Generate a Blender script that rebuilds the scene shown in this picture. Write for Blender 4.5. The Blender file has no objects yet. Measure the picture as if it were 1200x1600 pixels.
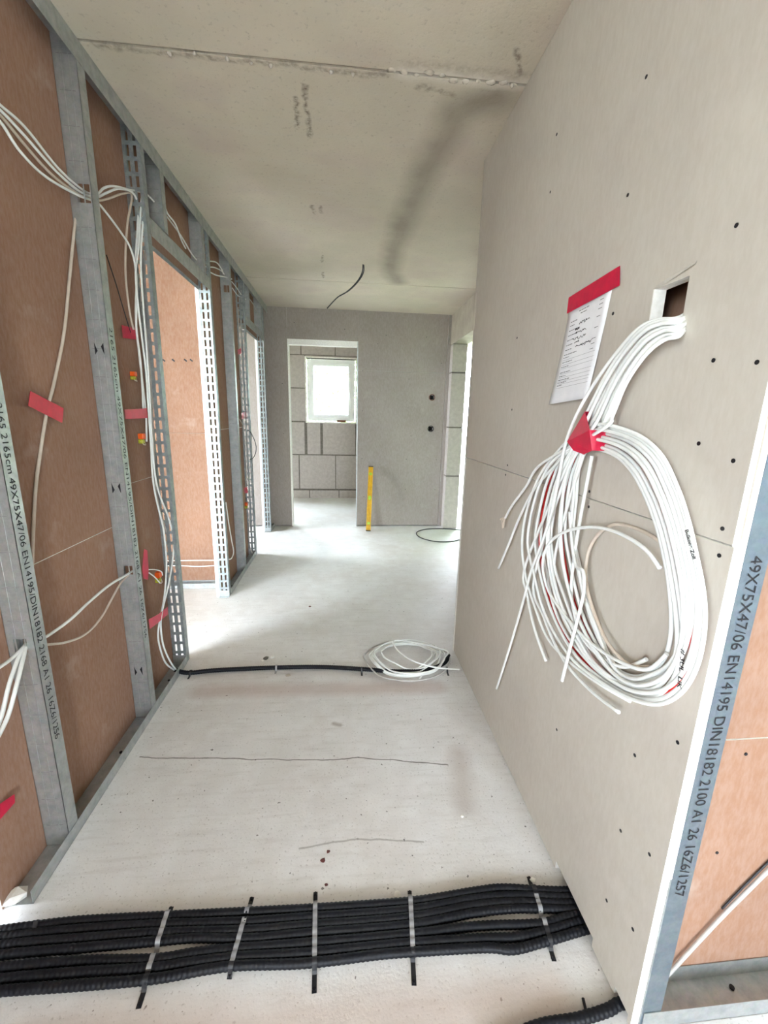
import bpy, bmesh, math, random
from mathutils import Vector, Matrix

sc = bpy.context.scene
COL = sc.collection
random.seed(7)

# ------------------------------------------------------------------ camera
CAM_H, CEIL = 1.423, 2.665
PITCH, YAW, ROLL, FPX = -0.222984, 0.096730, 0.0228195, 650.25
_f = Vector((math.sin(YAW) * math.cos(PITCH), math.cos(YAW) * math.cos(PITCH), math.sin(PITCH)))
_r = Vector((math.cos(YAW), -math.sin(YAW), 0))
_u = _r.cross(_f)
_r, _u = math.cos(ROLL) * _r + math.sin(ROLL) * _u, -math.sin(ROLL) * _r + math.cos(ROLL) * _u
EYE = Vector((0, 0, CAM_H))
cd = bpy.data.cameras.new('camera')
cam = bpy.data.objects.new('camera', cd)
COL.objects.link(cam)
cd.sensor_fit = 'VERTICAL'; cd.sensor_height = 32.0; cd.lens = FPX / 1600 * 32.0
cd.clip_start = 0.02; cd.clip_end = 100
m = Matrix((_r, _u, -_f)).transposed().to_4x4(); m.translation = EYE
cam.matrix_world = m
sc.camera = cam

# ------------------------------------------------------------------ world, daylight portals, exposure
SKY = 11.0
EXPOSURE = 1.95
w = bpy.data.worlds.new('overcast_sky'); sc.world = w; w.use_nodes = True
bg = w.node_tree.nodes['Background']
bg.inputs[0].default_value = (0.82, 0.91, 1.0, 1); bg.inputs[1].default_value = SKY
vs = sc.view_settings
vs.view_transform = 'Standard'; vs.look = 'None'; vs.gamma = 1; vs.use_curve_mapping = False; vs.exposure = EXPOSURE
sc.cycles.max_bounces = 14; sc.cycles.diffuse_bounces = 8; sc.cycles.transparent_max_bounces = 12
sc.cycles.sample_clamp_indirect = 10

def portal(loc, rot, sx, sy):
    l = bpy.data.lights.new('daylight_portal', 'AREA'); l.shape = 'RECTANGLE'; l.size = sx; l.size_y = sy
    l.cycles.is_portal = True
    o = bpy.data.objects.new('daylight_portal', l); COL.objects.link(o)
    o.location = loc; o.rotation_euler = rot
H90 = math.pi / 2
# openings: (centre, size) of the building's windows and doorways, unseen ones sized for the light
WB = (-0.66, 0.20, 1.31, 2.38)        # back window x0 x1 z0 z1  (y = 7.37)
WR = (4.20, 5.27, 0.0, 2.316)         # doorway in the right outer wall y0 y1 z0 z1 (x = 1.306)
WL = (-0.1, 1.6, 0.05, 2.55)         # window of the first room on the left, y0 y1 z0 z1 (x = -2.4)
WLA = (-3.2, -1.6, 0.9, 2.6)           # unseen second window, added further back to light the right wall
WM = (4.3, 4.9, 0.1, 2.4)            # window of the second room on the left (x = -2.4)
WN = (0.6, 1.35, 0.0, 2.45)           # glazed opening behind the camera x0 x1 z0 z1 (y = -3.4)
WL2 = (-2.1, -1.45, 0.15, 2.4)         # unseen back-room window added for brightness, x0 x1 z0 z1 (y = 7.37)
portal(((WB[0]+WB[1])/2, 7.66, (WB[2]+WB[3])/2), (-H90, 0, 0), WB[1]-WB[0], WB[3]-WB[2])
portal(((WL2[0]+WL2[1])/2, 7.66, (WL2[2]+WL2[3])/2), (-H90, 0, 0), WL2[1]-WL2[0], WL2[3]-WL2[2])
portal((1.53, (WR[0]+WR[1])/2, (WR[2]+WR[3])/2), (0, H90, 0), WR[3]-WR[2], WR[1]-WR[0])
for q in (WL, WLA, WM): portal((-2.66, (q[0]+q[1])/2, (q[2]+q[3])/2), (0, -H90, 0), q[3]-q[2], q[1]-q[0])
portal(((WN[0]+WN[1])/2, -3.66, (WN[2]+WN[3])/2), (H90, 0, 0), WN[1]-WN[0], WN[3]-WN[2])

# ------------------------------------------------------------------ helpers
def on(px, py, ax, c):
    """point of the real plane (axis ax at c) seen at photo pixel px, py"""
    d = _r * ((px - 600) / FPX) + _u * (-(py - 800) / FPX) + _f
    i = 'xyz'.index(ax)
    return EYE + d * ((c - EYE[i]) / d[i])

def lin(h):
    v = [int(h[i:i+2], 16) / 255 for i in (0, 2, 4)]
    return tuple(((c / 12.92) if c <= .04045 else ((c + .055) / 1.055) ** 2.4) for c in v) + (1,)

class N:
    def __init__(s, name):
        s.m = bpy.data.materials.new(name); s.m.use_nodes = True
        s.t = s.m.node_tree; s.n = s.t.nodes; s.b = s.n['Principled BSDF']
        s.co = s.n.new('ShaderNodeTexCoord'); s.geo = None
    def link(s, a, b): s.t.links.new(a, b)
    def pos(s):
        if not s.geo: s.geo = s.n.new('ShaderNodeNewGeometry')
        return s.geo.outputs['Position']
    def noise(s, scale, detail=4, rough=.6, vec=None, sc3=None):
        t = s.n.new('ShaderNodeTexNoise'); t.inputs['Scale'].default_value = scale
        t.inputs['Detail'].default_value = detail; t.inputs['Roughness'].default_value = rough
        v = vec or s.pos()
        if sc3:
            mp = s.n.new('ShaderNodeMapping'); mp.inputs['Scale'].default_value = sc3
            s.link(v, mp.inputs['Vector']); v = mp.outputs['Vector']
        s.link(v, t.inputs['Vector']); return t.outputs['Fac']
    def ramp(s, fac, a, b, ca=(0,0,0,1), cb=(1,1,1,1)):
        if a > b: a, b, ca, cb = b, a, cb, ca
        r = s.n.new('ShaderNodeValToRGB'); e = r.color_ramp.elements
        e[0].position = a; e[1].position = b; e[0].color = ca; e[1].color = cb
        s.link(fac, r.inputs['Fac']); return r.outputs['Color']
    def mix(s, fac, a, b, mode='MIX'):
        x = s.n.new('ShaderNodeMix'); x.data_type = 'RGBA'; x.blend_type = mode
        for v, k in ((fac, 0), (a, 6), (b, 7)):
            if isinstance(v, (int, float)): x.inputs[k].default_value = v
            elif isinstance(v, tuple): x.inputs[k].default_value = v
            else: s.link(v, x.inputs[k])
        return x.outputs[2]
    def math(s, op, a, b=None, c=None, clamp=False):
        x = s.n.new('ShaderNodeMath'); x.operation = op; x.use_clamp = clamp
        for i, v in enumerate((a, b, c)):
            if v is None: continue
            if isinstance(v, (int, float)): x.inputs[i].default_value = v
            else: s.link(v, x.inputs[i])
        return x.outputs[0]
    def vmath(s, op, a, b=None, scale=None):
        x = s.n.new('ShaderNodeVectorMath'); x.operation = op
        for i, v in enumerate((a, b)):
            if v is None: continue
            if isinstance(v, (tuple, list, Vector)): x.inputs[i].default_value = tuple(v)
            else: s.link(v, x.inputs[i])
        if scale is not None: s.link(scale, x.inputs['Scale'])
        return x.outputs['Value'] if op in ('DOT_PRODUCT', 'LENGTH', 'DISTANCE') else x.outputs['Vector']
    def seg(s, p, a, b, wid, soft):
        """mask of a stain along the segment a-b in the surface's own metres"""
        a = Vector(a); b = Vector(b); d = b - a
        pa = s.vmath('SUBTRACT', p, a)
        h = s.math('DIVIDE', s.vmath('DOT_PRODUCT', pa, d), d.length_squared, clamp=True)
        r = s.vmath('LENGTH', s.vmath('SUBTRACT', pa, s.vmath('SCALE', d, scale=h)))
        return s.math('SUBTRACT', 1.0, s.math('DIVIDE', s.math('SUBTRACT', r, wid), soft, clamp=True))
    def bump(s, fac, strength=.2, dist=.002):
        x = s.n.new('ShaderNodeBump'); x.inputs['Strength'].default_value = strength; x.inputs['Distance'].default_value = dist
        s.link(fac, x.inputs['Height']); s.link(x.outputs['Normal'], s.b.inputs['Normal'])
    def done(s, col=None, rough=.6, metal=0, spec=None):
        if col is not None:
            if isinstance(col, tuple): s.b.inputs['Base Color'].default_value = col
            else: s.link(col, s.b.inputs['Base Color'])
        s.b.inputs['Roughness'].default_value = rough; s.b.inputs['Metallic'].default_value = metal
        if spec is not None: s.b.inputs['Specular IOR Level'].default_value = spec
        return s.m

def simple(name, hexa, hexb=None, scale=30, rough=.6, metal=0, bump=0, lo=.35, hi=.65, spec=None, dist=.001):
    n = N(name); f = n.noise(scale)
    c = n.mix(n.ramp(f, lo, hi), lin(hexa), lin(hexb or hexa))
    if bump: n.bump(f, bump, dist)
    return n.done(c, rough, metal, spec)

def warp(n, amt, scale):
    t = n.n.new('ShaderNodeTexNoise'); t.inputs['Scale'].default_value = scale; t.inputs['Detail'].default_value = 4
    n.link(n.pos(), t.inputs['Vector'])
    o = n.vmath('SUBTRACT', t.outputs['Color'], (.5, .5, .5))
    x = n.n.new('ShaderNodeVectorMath'); x.operation = 'MULTIPLY'; n.link(o, x.inputs[0]); x.inputs[1].default_value = (amt, amt, 0)
    return n.vmath('ADD', n.pos(), x.outputs['Vector'])

def m_floor():
    n = N('screed_floor')
    big = n.noise(1.3, 5, .6); mid = n.noise(9, 6, .65); fine = n.noise(120, 3, .6)
    c = n.mix(n.ramp(big, .35, .68), lin('e0e0e1'), lin('d3cecb'))
    c = n.mix(n.math('MULTIPLY', n.ramp(mid, .45, .7), .5), c, lin('ebebec'))
    st = n.noise(14, 5, .6, sc3=(.35, 3.2, 1))
    c = n.mix(n.math('MULTIPLY', n.ramp(st, .52, .7), .2), c, lin('a59d95'))
    c = n.mix(n.math('MULTIPLY', n.ramp(fine, .40, .30), .45), c, lin('7d766f'))
    sp = n.noise(55, 2, .5)
    c = n.mix(n.math('MULTIPLY', n.ramp(sp, .285, .25), .8), c, lin('3c3531'))
    p = warp(n, .03, 7)
    z = 0
    def line(c, pts, wid, soft, col, k):
        for a, b in zip(pts, pts[1:]):
            c = n.mix(n.math('MULTIPLY', n.seg(p, (a[0], a[1], z), (b[0], b[1], z), wid, soft), k), c, lin(col))
        return c
    c = line(c, [(-.86, 1.57), (-.372, 1.526), (.06, 1.503), (.436, 1.443)], .001, .003, '4a433d', .8)
    c = line(c, [(-.15, 1.137), (.05, 1.156), (.27, 1.129)], .001, .004, '6a625b', .5)
    c = line(c, [(-.75, 2.0), (.5, 1.96)], .02, .06, 'b49a92', .45)
    c = line(c, [(-.72, .72), (.52, .70)], .02, .07, 'b89f90', .5)
    c = line(c, [(.45, 1.25), (.5, 1.5)], .01, .06, 'a8988e', .4)
    c = line(c, [(-.05, 1.72), (-.02, 1.71)], .004, .012, '8d8078', .6)
    n.bump(n.math('ADD', mid, fine), .25, .003)
    return n.done(c, .62)

def m_ceiling():
    n = N('raw_concrete_ceiling')
    big = n.noise(1.6, 6, .6); fine = n.noise(60, 4, .65); st = n.noise(6, 5, .6, sc3=(.5, 3.0, 1))
    c = n.mix(n.ramp(big, .34, .66), lin('cac0af'), lin('bdb2a2'))
    c = n.mix(n.math('MULTIPLY', n.ramp(st, .5, .72), .35), c, lin('c3bdb3'))
    hue = n.noise(2.4, 2, .5, sc3=(1, 1, 1))
    c = n.mix(n.math('MULTIPLY', n.ramp(hue, .45, .6), .15), c, lin('a9aa98'))
    c = n.mix(n.math('MULTIPLY', n.ramp(hue, .46, .36), .2), c, lin('b09c9c'))
    c = n.mix(n.math('MULTIPLY', n.ramp(fine, .42, .3), .3), c, lin('756d62'))
    p = warp(n, .06, 4); z = CEIL
    damp = [(.60, 1.93), (.47, 2.02), (.43, 2.3), (.40, 2.65), (.385, 3.0), (.36, 3.5), (.40, 4.0), (.50, 4.25)]
    mask = None
    for a, b in zip(damp, damp[1:]):
        k_ = n.seg(p, (*a, z), (*b, z), .02, .11)
        mask = k_ if mask is None else n.math('MAXIMUM', mask, k_)
    c = n.mix(n.math('MULTIPLY', mask, n.math('MULTIPLY_ADD', n.noise(4, 4), .7, .22)), c, lin('756c60'))
    p2 = warp(n, .05, 16); gr = n.ramp(n.noise(45, 4), .35, .6)
    for a, b, wd, k in (((-.196, 2.02), (-.209, 2.2), .001, .8), ((-.153, 1.95), (-.167, 2.26), .001, .85), ((-.20, 2.9), (-.19, 3.0), .003, .7),
                    ((-.15, 2.9), (-.15, 2.98), .002, .7), ((-.18, 3.7), (-.19, 3.85), .002, .7), ((-.2, 4.1), (-.2, 4.25), .003, .7),
                    ((.58, 1.70), (.64, 1.80), .002, .7), ((.28, 1.90), (.42, 1.92), .006, .5), ((-.86, 1.86), (.15, 1.87), .004, .5)):
        c = n.mix(n.math('MULTIPLY', gr, n.math('MULTIPLY', n.seg(p2, (*a, z), (*b, z), wd, .014), k)), c, lin('5d4d41'))
    c = n.mix(n.math('MULTIPLY', n.seg(p2, (.20, 1.845, z), (.70, 1.84, z), .012, .03), .55), c, lin('d6cfc5'))
    c = n.mix(n.math('MULTIPLY', gr, n.math('MULTIPLY', n.seg(p2, (.22, 1.80, z), (.66, 1.80, z), .004, .03), .4)), c, lin('8d7d70'))
    n.bump(n.math('ADD', big, fine), .3, .004)
    return n.done(c, .85)

def m_board(name, a, b, fine_k=.06):
    n = N(name)
    big = n.noise(1.8, 4, .6); fib = n.noise(90, 3, .6, sc3=(1, 1, .35)); sm = n.noise(5, 5, .6)
    c = n.mix(n.ramp(big, .35, .65), lin(a), lin(b))
    c = n.mix(n.math('MULTIPLY', n.ramp(fib, .35, .65), fine_k), c, lin('ffffff'))
    c = n.mix(n.math('MULTIPLY', n.ramp(sm, .62, .8), .25), c, lin('d8d0c8'))
    n.bump(fib, .08, .001)
    return n.done(c, .8, 0, .25)

def m_zinc(name, a, b, rough=.42):
    n = N(name)
    f = n.noise(26, 5, .7); v = n.n.new('ShaderNodeTexVoronoi'); v.inputs['Scale'].default_value = 70
    n.link(n.pos(), v.inputs['Vector'])
    c = n.mix(n.ramp(f, .35, .65), lin(a), lin(b))
    c = n.mix(.05, c, v.outputs['Color'], 'SOFT_LIGHT')
    n.link(n.ramp(f, .3, .7, (rough-.08,)*3+(1,), (rough+.14,)*3+(1,)), n.b.inputs['Roughness'])
    m_ = n.done(c, rough, .75)
    n.link(n.ramp(f, .3, .7, (rough-.08,)*3+(1,), (rough+.14,)*3+(1,)), n.b.inputs['Roughness'])
    return m_

def m_glass():
    n = N('window_glass')
    tr = n.n.new('ShaderNodeBsdfTransparent'); tr.inputs[0].default_value = (.93, .96, .95, 1)
    gl = n.n.new('ShaderNodeBsdfGlossy'); gl.inputs['Roughness'].default_value = .02
    mx = n.n.new('ShaderNodeMixShader'); mx.inputs[0].default_value = .06
    n.link(tr.outputs[0], mx.inputs[1]); n.link(gl.outputs[0], mx.inputs[2])
    n.link(mx.outputs[0], n.n['Material Output'].inputs['Surface'])
    return n.m

M = dict(
    floor=m_floor(), ceiling=m_ceiling(),
    grey_shaded=m_board('plasterboard_face_shaded', '968d87', '8e857f'), grey=m_board('plasterboard_face', 'bfb8ad', 'b6aea4'), brown=m_board('plasterboard_back_paper', '98745e', '8b6853', .05),  # end-wall copy of the board face, darkened in colour to stand in for shade
    gypsum=simple('gypsum_core', 'f4f3ef', 'e6e4de', 60, .85, bump=.2),
    concrete=simple('wall_concrete', 'a99f93', '9b9186', 8, .85, bump=.2), plaster=simple('plaster_smear', 'c2bab0', 'b1a89d', 18, .85, bump=.5, dist=.004),
    zinc=m_zinc('galvanised_steel', 'bcc0c0', 'a8adae'), zinc_blue=m_zinc('bluish_galvanised_steel', '7f8c95', '74808a'), zinc_dark=m_zinc('galvanised_slotted_steel', 'a9b0b2', '8f9698', .48),
    white=simple('white_cable_sheath', 'eef0ee', 'e4e6e4', 20, .38), cream=simple('cream_cable_sheath', 'cfc2b4', 'c2b4a5', 20, .45),
    greycab=simple('grey_cable_sheath', 'c5c3bf', 'b4b1ad', 20, .45), redcab=simple('red_cable_sheath', 'e0251f', 'c41a1a', 20, .4),
    black=simple('black_plastic', '1b1b1e', '26262a', 40, .45), conduit=simple('blue_black_conduit', '08090f', '0d0f18', 40, .5, bump=.1, spec=.3),
    tape=simple('red_adhesive_tape', 'd1093f', 'bb0737', 25, .35, bump=.15), ink=simple('black_ink', '15151a', '1d1d22', 30, .6),
    paper=simple('printed_paper', 'e9e9ec', 'e0e0e4', 12, .75), print=simple('grey_print', '5b5b62', '4a4a52', 40, .7),
    block=simple('aerated_block', 'b5ada8', 'a8a09b', 22, .9, bump=.35, dist=.003), mortar=simple('grey_mortar', '79736c', '625d57', 40, .95, bump=.6, dist=.006),
    pvc=simple('white_window_plastic', 'f2f4f4', 'ebeeee', 10, .3), foam=simple('white_sealing_foam', 'f3f1ea', 'dedad0', 30, .8, bump=.6, dist=.01),
    yellow=simple('yellow_paint', 'e0b416', 'cf9f10', 30, .4), vial=simple('green_vial', 'b7d84a', 'a5c93e', 20, .2),
    orange=simple('orange_plastic', 'f0641c', 'e25812', 20, .4), lime=simple('green_yellow_wire', 'b9b52a', '9fa022', 20, .45),
    strap=simple('grey_strap', 'a2a2a4', '8f8f92', 60, .5, .2), dirt=simple('brown_flake', '6b3a36', '54302c', 50, .8),
    screw=simple('black_screw', '16151a', '201f24', 40, .5, .3), joint=simple('dark_joint', '4f463e', '3f3833', 40, .9), cup=simple('dark_box', '171412', '221d1a', 30, .7),
    brick=simple('brown_offcut', '7a4c3c', '6a4034', 30, .8), leaf=simple('leaf_green', '6e9a3c', '93b85a', 3, .6, lo=.3, hi=.7),
    ground=simple('meadow', 'a9aa92', 'b7b5a2', 2, .9), glass=m_glass(), ext=simple('outer_render', 'dcdee2', 'd2d5da', 6, .9),
)

class MB:
    def __init__(s): s.v = []; s.f = []; s.mi = []
    def face(s, idx, mi=0): s.f.append(idx); s.mi.append(mi)
    def box(s, x0, x1, y0, y1, z0, z1, mi=0, faces=None):
        b = len(s.v)
        s.v += [(x0,y0,z0),(x1,y0,z0),(x1,y1,z0),(x0,y1,z0),(x0,y0,z1),(x1,y0,z1),(x1,y1,z1),(x0,y1,z1)]
        F = {'-z':(0,3,2,1),'+z':(4,5,6,7),'-y':(0,1,5,4),'+x':(1,2,6,5),'+y':(2,3,7,6),'-x':(3,0,4,7)}
        for k, q in F.items(): s.face(tuple(b+i for i in q), (faces or {}).get(k, mi))
        return s
    def obox(s, c, ax, ay, az, mi=0):
        """box from centre and three half-extent vectors"""
        b = len(s.v); c = Vector(c); ax, ay, az = Vector(ax), Vector(ay), Vector(az)
        for sz in (-1, 1):
            for sx, sy in ((-1,-1),(1,-1),(1,1),(-1,1)): s.v.append(tuple(c + ax*sx + ay*sy + az*sz))
        for q in ((0,3,2,1),(4,5,6,7),(0,1,5,4),(1,2,6,5),(2,3,7,6),(3,0,4,7)): s.face(tuple(b+i for i in q), mi)
        return s
    def prism(s, poly, d, mi_side=0, mi_a=0, mi_b=0):
        """extrude a planar polygon (3-D points) along vector d"""
        b = len(s.v); n = len(poly); d = Vector(d)
        s.v += [tuple(p) for p in poly] + [tuple(Vector(p) + d) for p in poly]
        s.face(tuple(b+i for i in range(n)), mi_a); s.face(tuple(b+n+i for i in reversed(range(n))), mi_b)
        for i in range(n):
            j = (i+1) % n; s.face((b+j, b+i, b+n+i, b+n+j), mi_side)
        return s
    def tube(s, pts, r, n=8, mi=0, closed=False, rf=None):
        P = [Vector(p) for p in pts]; K = len(P); b = len(s.v)
        t0 = (P[1]-P[0]).normalized(); nrm = t0.orthogonal().normalized()
        for i in range(K):
            t = (P[(i+1)%K if closed else min(i+1, K-1)] - P[(i-1) if (closed or i) else 0])
            t = t.normalized() if t.length > 1e-9 else t0
            nrm = (nrm - t * nrm.dot(t)); nrm = nrm.normalized() if nrm.length > 1e-6 else t.orthogonal().normalized()
            bn = t.cross(nrm); rr = rf(i, K) if rf else r
            for k in range(n):
                a = 2*math.pi*k/n
                s.v.append(tuple(P[i] + (nrm*math.cos(a) + bn*math.sin(a)) * rr))
        for i in range(K if closed else K-1):
            j = (i+1) % K
            for k in range(n):
                l = (k+1) % n
                s.face((b+i*n+k, b+i*n+l, b+j*n+l, b+j*n+k), mi)
        if not closed:
            s.face(tuple(b+k for k in reversed(range(n))), mi); s.face(tuple(b+(K-1)*n+k for k in range(n)), mi)
        return s
    def lump(s, c, r, seed=0, mi=0, flat=.6):
        rnd = random.Random(seed); b = len(s.v); c = Vector(c)
        t = (1+5**.5)/2
        vs_ = [(-1,t,0),(1,t,0),(-1,-t,0),(1,-t,0),(0,-1,t),(0,1,t),(0,-1,-t),(0,1,-t),(t,0,-1),(t,0,1),(-t,0,-1),(-t,0,1)]
        for q in vs_:
            q = Vector(q).normalized() * r * rnd.uniform(.7, 1.25)
            s.v.append((c.x+q.x*1.2, c.y+q.y, c.z+q.z*flat))
        for q in ((0,11,5),(0,5,1),(0,1,7),(0,7,10),(0,10,11),(1,5,9),(5,11,4),(11,10,2),(10,7,6),(7,1,8),(3,9,4),(3,4,2),(3,2,6),(3,6,8),(3,8,9),(4,9,5),(2,4,11),(6,2,10),(8,6,7),(9,8,1)):
            s.face(tuple(b+i for i in q), mi)
        return s
    def build(s, name, mats, parent=None, smooth=False, bevel=0):
        me = bpy.data.meshes.new(name); me.from_pydata(s.v, [], s.f)
        for x in (mats if isinstance(mats, (list, tuple)) else [mats]): me.materials.append(M[x] if isinstance(x, str) else x)
        me.polygons.foreach_set('material_index', s.mi)
        if smooth: me.polygons.foreach_set('use_smooth', [len(f) <= 4 for f in s.f])
        me.update()
        o = bpy.data.objects.new(name, me); COL.objects.link(o)
        if bevel:
            bv = o.modifiers.new('bevel', 'BEVEL'); bv.width = bevel; bv.segments = 2; bv.limit_method = 'ANGLE'
        if parent is not None: put(o, parent)
        return o

def put(o, parent):
    o.parent = parent
    o.matrix_parent_inverse = Matrix.Translation(parent.location).inverted() if parent.type == 'EMPTY' else Matrix()

def tag(o, label, cat=None, group=None, kind=None):
    o['label'] = label
    if cat: o['category'] = cat
    if group: o['group'] = group
    if kind: o['kind'] = kind
    return o
def empty(name, loc=(0, 0, 0)):
    o = bpy.data.objects.new(name, None); COL.objects.link(o); o.location = loc; o.empty_display_size = .05
    return o
def crom(pts, sub=8, closed=False):
    P = [Vector(p) for p in pts]; n = len(P); out = []
    for i in range(n if closed else n-1):
        if closed: a, b, c, d = P[i-1], P[i], P[(i+1)%n], P[(i+2)%n]
        else: a, b, c, d = P[max(i-1,0)], P[i], P[i+1], P[min(i+2,n-1)]
        for k in range(sub):
            t = k/sub
            out.append(.5*((2*b)+(c-a)*t+(2*a-5*b+4*c-d)*t*t+(3*b-a-3*c+d)*t**3))
    if not closed: out.append(P[-1])
    return out
def resample(pts, step):
    out = [pts[0]]; acc = 0
    for a, b in zip(pts, pts[1:]):
        L = (b-a).length; t = step - acc
        while t <= L: out.append(a.lerp(b, t/L)); t += step
        acc = (acc + L) % step
    out.append(pts[-1]); return out
def text(s, size, origin, rdir, up, mat, name, parent, xs=1.0, bold=0.0, length=None):
    cu = bpy.data.curves.new('tmp', 'FONT'); cu.body = s; cu.size = size; cu.offset = bold
    o = bpy.data.objects.new('tmp', cu); COL.objects.link(o)
    dg = bpy.context.evaluated_depsgraph_get()
    me = bpy.data.meshes.new_from_object(o.evaluated_get(dg)); bpy.data.objects.remove(o); bpy.data.curves.remove(cu)
    rdir = Vector(rdir); up = Vector(up); og = Vector(origin)
    if length: xs = length / max(v.co.x for v in me.vertices)
    for v in me.vertices: v.co = og + rdir*v.co.x*xs + up*v.co.y
    me.materials.clear(); me.materials.append(M[mat])
    q = bpy.data.objects.new(name, me); COL.objects.link(q)
    q['kind'] = 'stuff'
    if parent is not None: put(q, parent)
    return q
def cable(name, pts, r, mat, label, group=None, sub=7, n=7, parent=None, cat='cable'):
    o = MB().tube(crom(pts, sub), r, n).build(name, mat, parent, smooth=True)
    if parent is None: tag(o, label, cat, group)
    return o
def pxs(pts, ax, c):
    return [on(p[0], p[1], ax, c if len(p) < 3 else p[2]) for p in pts]

XL, XR, YB, XO = -.915, .683, 5.395, 1.306       # stud face left, board face right, back wall, outer wall right
XB = -.990                                       # brown boards behind the left studs
YE = .642                                        # near end of the right wall

# ------------------------------------------------------------------ structure: floor and ceiling
fl = MB().box(-3.7, 4.3, -3.7, 7.7, -.16, 0).build('floor', 'floor')
tag(fl, 'dusty pale screed floor with dark specks and hairline cracks', 'floor', kind='structure')
gd = MB().box(-30, 30, -30, 40, -.4, -.2).build('outdoor_ground', 'ground')
tag(gd, 'pale gravelly meadow outside the building', 'ground', kind='structure')
ce = tag(empty('ceiling', (0, 0, CEIL)), 'raw concrete slab ceiling with two cross joints and a damp stain', 'ceiling', kind='structure')
for y0, y1 in ((-3.7, 1.838), (1.852, 4.334), (4.346, 7.7)):
    MB().box(-3.7, 4.3, y0, y1, CEIL, CEIL + .2).build('concrete_slab', 'ceiling', ce)
MB().box(-3.7, 4.3, -3.7, 7.7, CEIL + .2, CEIL + .3).build('slab_topping', 'concrete', ce)
MB().box(-3.7, .15, 1.837, 1.853, CEIL + .012, CEIL + .03).build('joint_fill', 'joint', ce)
MB().box(-3.7, 4.3, 4.333, 4.347, CEIL + .010, CEIL + .03).build('joint_fill', 'joint', ce)
rnd = random.Random(3)
b = MB()
for i in range(11):      # smeared plaster filling the end of the first joint
    x = .17 + i*.047; b.lump((x, 1.845 + rnd.uniform(-.015, .015), CEIL + .001), rnd.uniform(.012, .02), i, 0, .18)
b.build('plaster_patch', 'ceiling', ce, smooth=True)
for i, x in enumerate((-.62, -.53, -.42, -.27, -.05, -.34, .03, .63)):
    k = rnd.uniform(.005, .009)
    MB().lump((x, 1.85 + rnd.uniform(-.006, .02), CEIL - .004), k, i+40, 0, 1.3).build('mortar_drip', 'plaster', ce, smooth=True)

# ------------------------------------------------------------------ structure: outer walls (mostly out of view)
def wall_open(name, label, ax, c0, c1, u0, u1, op, mat='ext'):
    """outer wall along one axis with openings (u0,u1,z0,z1)"""
    e = tag(empty(name, (0, 0, 0)), label, 'wall', kind='structure'); b = MB()
    def bx(a0, a1, z0, z1):
        if a1-a0 < 1e-4 or z1-z0 < 1e-4: return
        b.box(c0, c1, a0, a1, z0, z1) if ax == 'x' else b.box(a0, a1, c0, c1, z0, z1)
    a = u0
    for (p, q, z0, z1) in sorted(op):
        bx(a, p, 0, CEIL); bx(p, q, 0, z0); bx(p, q, z1, CEIL); a = q
    bx(a, u1, 0, CEIL)
    b.build('masonry', mat, e); return e
wall_open('wall_outer_left', 'outer wall of the rooms on the left, with three unseen window openings, one added for light', 'x', -2.65, -2.4, -3.4, 7.65, [WLA, WL, WM])
wall_open('wall_behind', 'outer wall behind the viewer with a wide glazed opening', 'y', -3.65, -3.4, -2.65, 4.25, [WN])
wall_open('wall_near_room', 'side wall of the near room on the right', 'x', 4.0, 4.25, -3.4, YE + .1, [])

# right outer wall: plain part, lintel, block pier
wr = tag(empty('wall_outer_right', (XO, 4.5, 0)), 'thick block outer wall with doorway beyond the end of the right partition', 'wall', kind='structure')
TW = .185
MB().box(XO, XO + TW, 2.31, WR[0], 0, CEIL).build('masonry', 'concrete', wr)
MB().box(XO, XO + TW, WR[0] + .0005, YB, WR[3], CEIL).build('lintel', 'concrete', wr)
MB().box(XO + .005, XO + TW - .005, WR[1] + .006, YB, 0, WR[3]).build('mortar_bed', 'mortar', wr)
for z0, z1 in ((0, .693), (.707, 1.313), (1.327, 1.976), (1.990, WR[3] - .004)):
    MB().box(XO, XO + TW, WR[1], YB - .002, z0 + .002, z1).build('concrete_block', 'block', wr, bevel=.004)
MB().box(XO, XO + TW, YB, 7.37, 0, CEIL).build('masonry', 'concrete', wr)

# back room wall: aerated blocks round window_1
BY = 7.37
wb = tag(empty('wall_back_room', (0, BY, 0)), 'pale aerated block wall seen through the back doorway', 'wall', kind='structure')
def around(b, x0, x1, z0, z1, y0, y1, ops):
    xs = sorted({x0, x1, *[v for o in ops for v in o[:2]]}); zs = sorted({z0, z1, *[v for o in ops for v in o[2:]]})
    xs = [x for x in xs if x0 <= x <= x1]; zs = [z for z in zs if z0 <= z <= z1]
    for i in range(len(xs)-1):
        for j in range(len(zs)-1):
            cx, cz = (xs[i]+xs[i+1])/2, (zs[j]+zs[j+1])/2
            if not any(o[0] < cx < o[1] and o[2] < cz < o[3] for o in ops): b.box(xs[i], xs[i+1], y0, y1, zs[j], zs[j+1])
    return b
around(MB(), -2.4, XO, 0, CEIL, BY + .008, BY + .28, [WB, WL2]).build('mortar_bed', 'mortar', wb)
rows = [(.0, .135, [-2.4, -1.9, -1.2, -0.62, -0.1, .4, .9, XO]), (.165, .755, [-2.4, -2.06, -1.42, -.79, -.158, .46, .98, XO]),
        (.775, 1.315, [-2.4, -1.75, -1.2, -.665, -.397, .19, .8, XO]), (1.335, 1.868, [-2.4, -2.0, -1.4, -.95, -.66, .2, .75, XO]),
        (1.884, 2.40, [-2.4, -2.2, -1.6, -1.05, -.66, .2, .5, 1.0, XO]), (2.412, CEIL, [-2.4, -1.9, -1.3, -.72, -.16, .5, 1.0, XO])]
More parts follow.
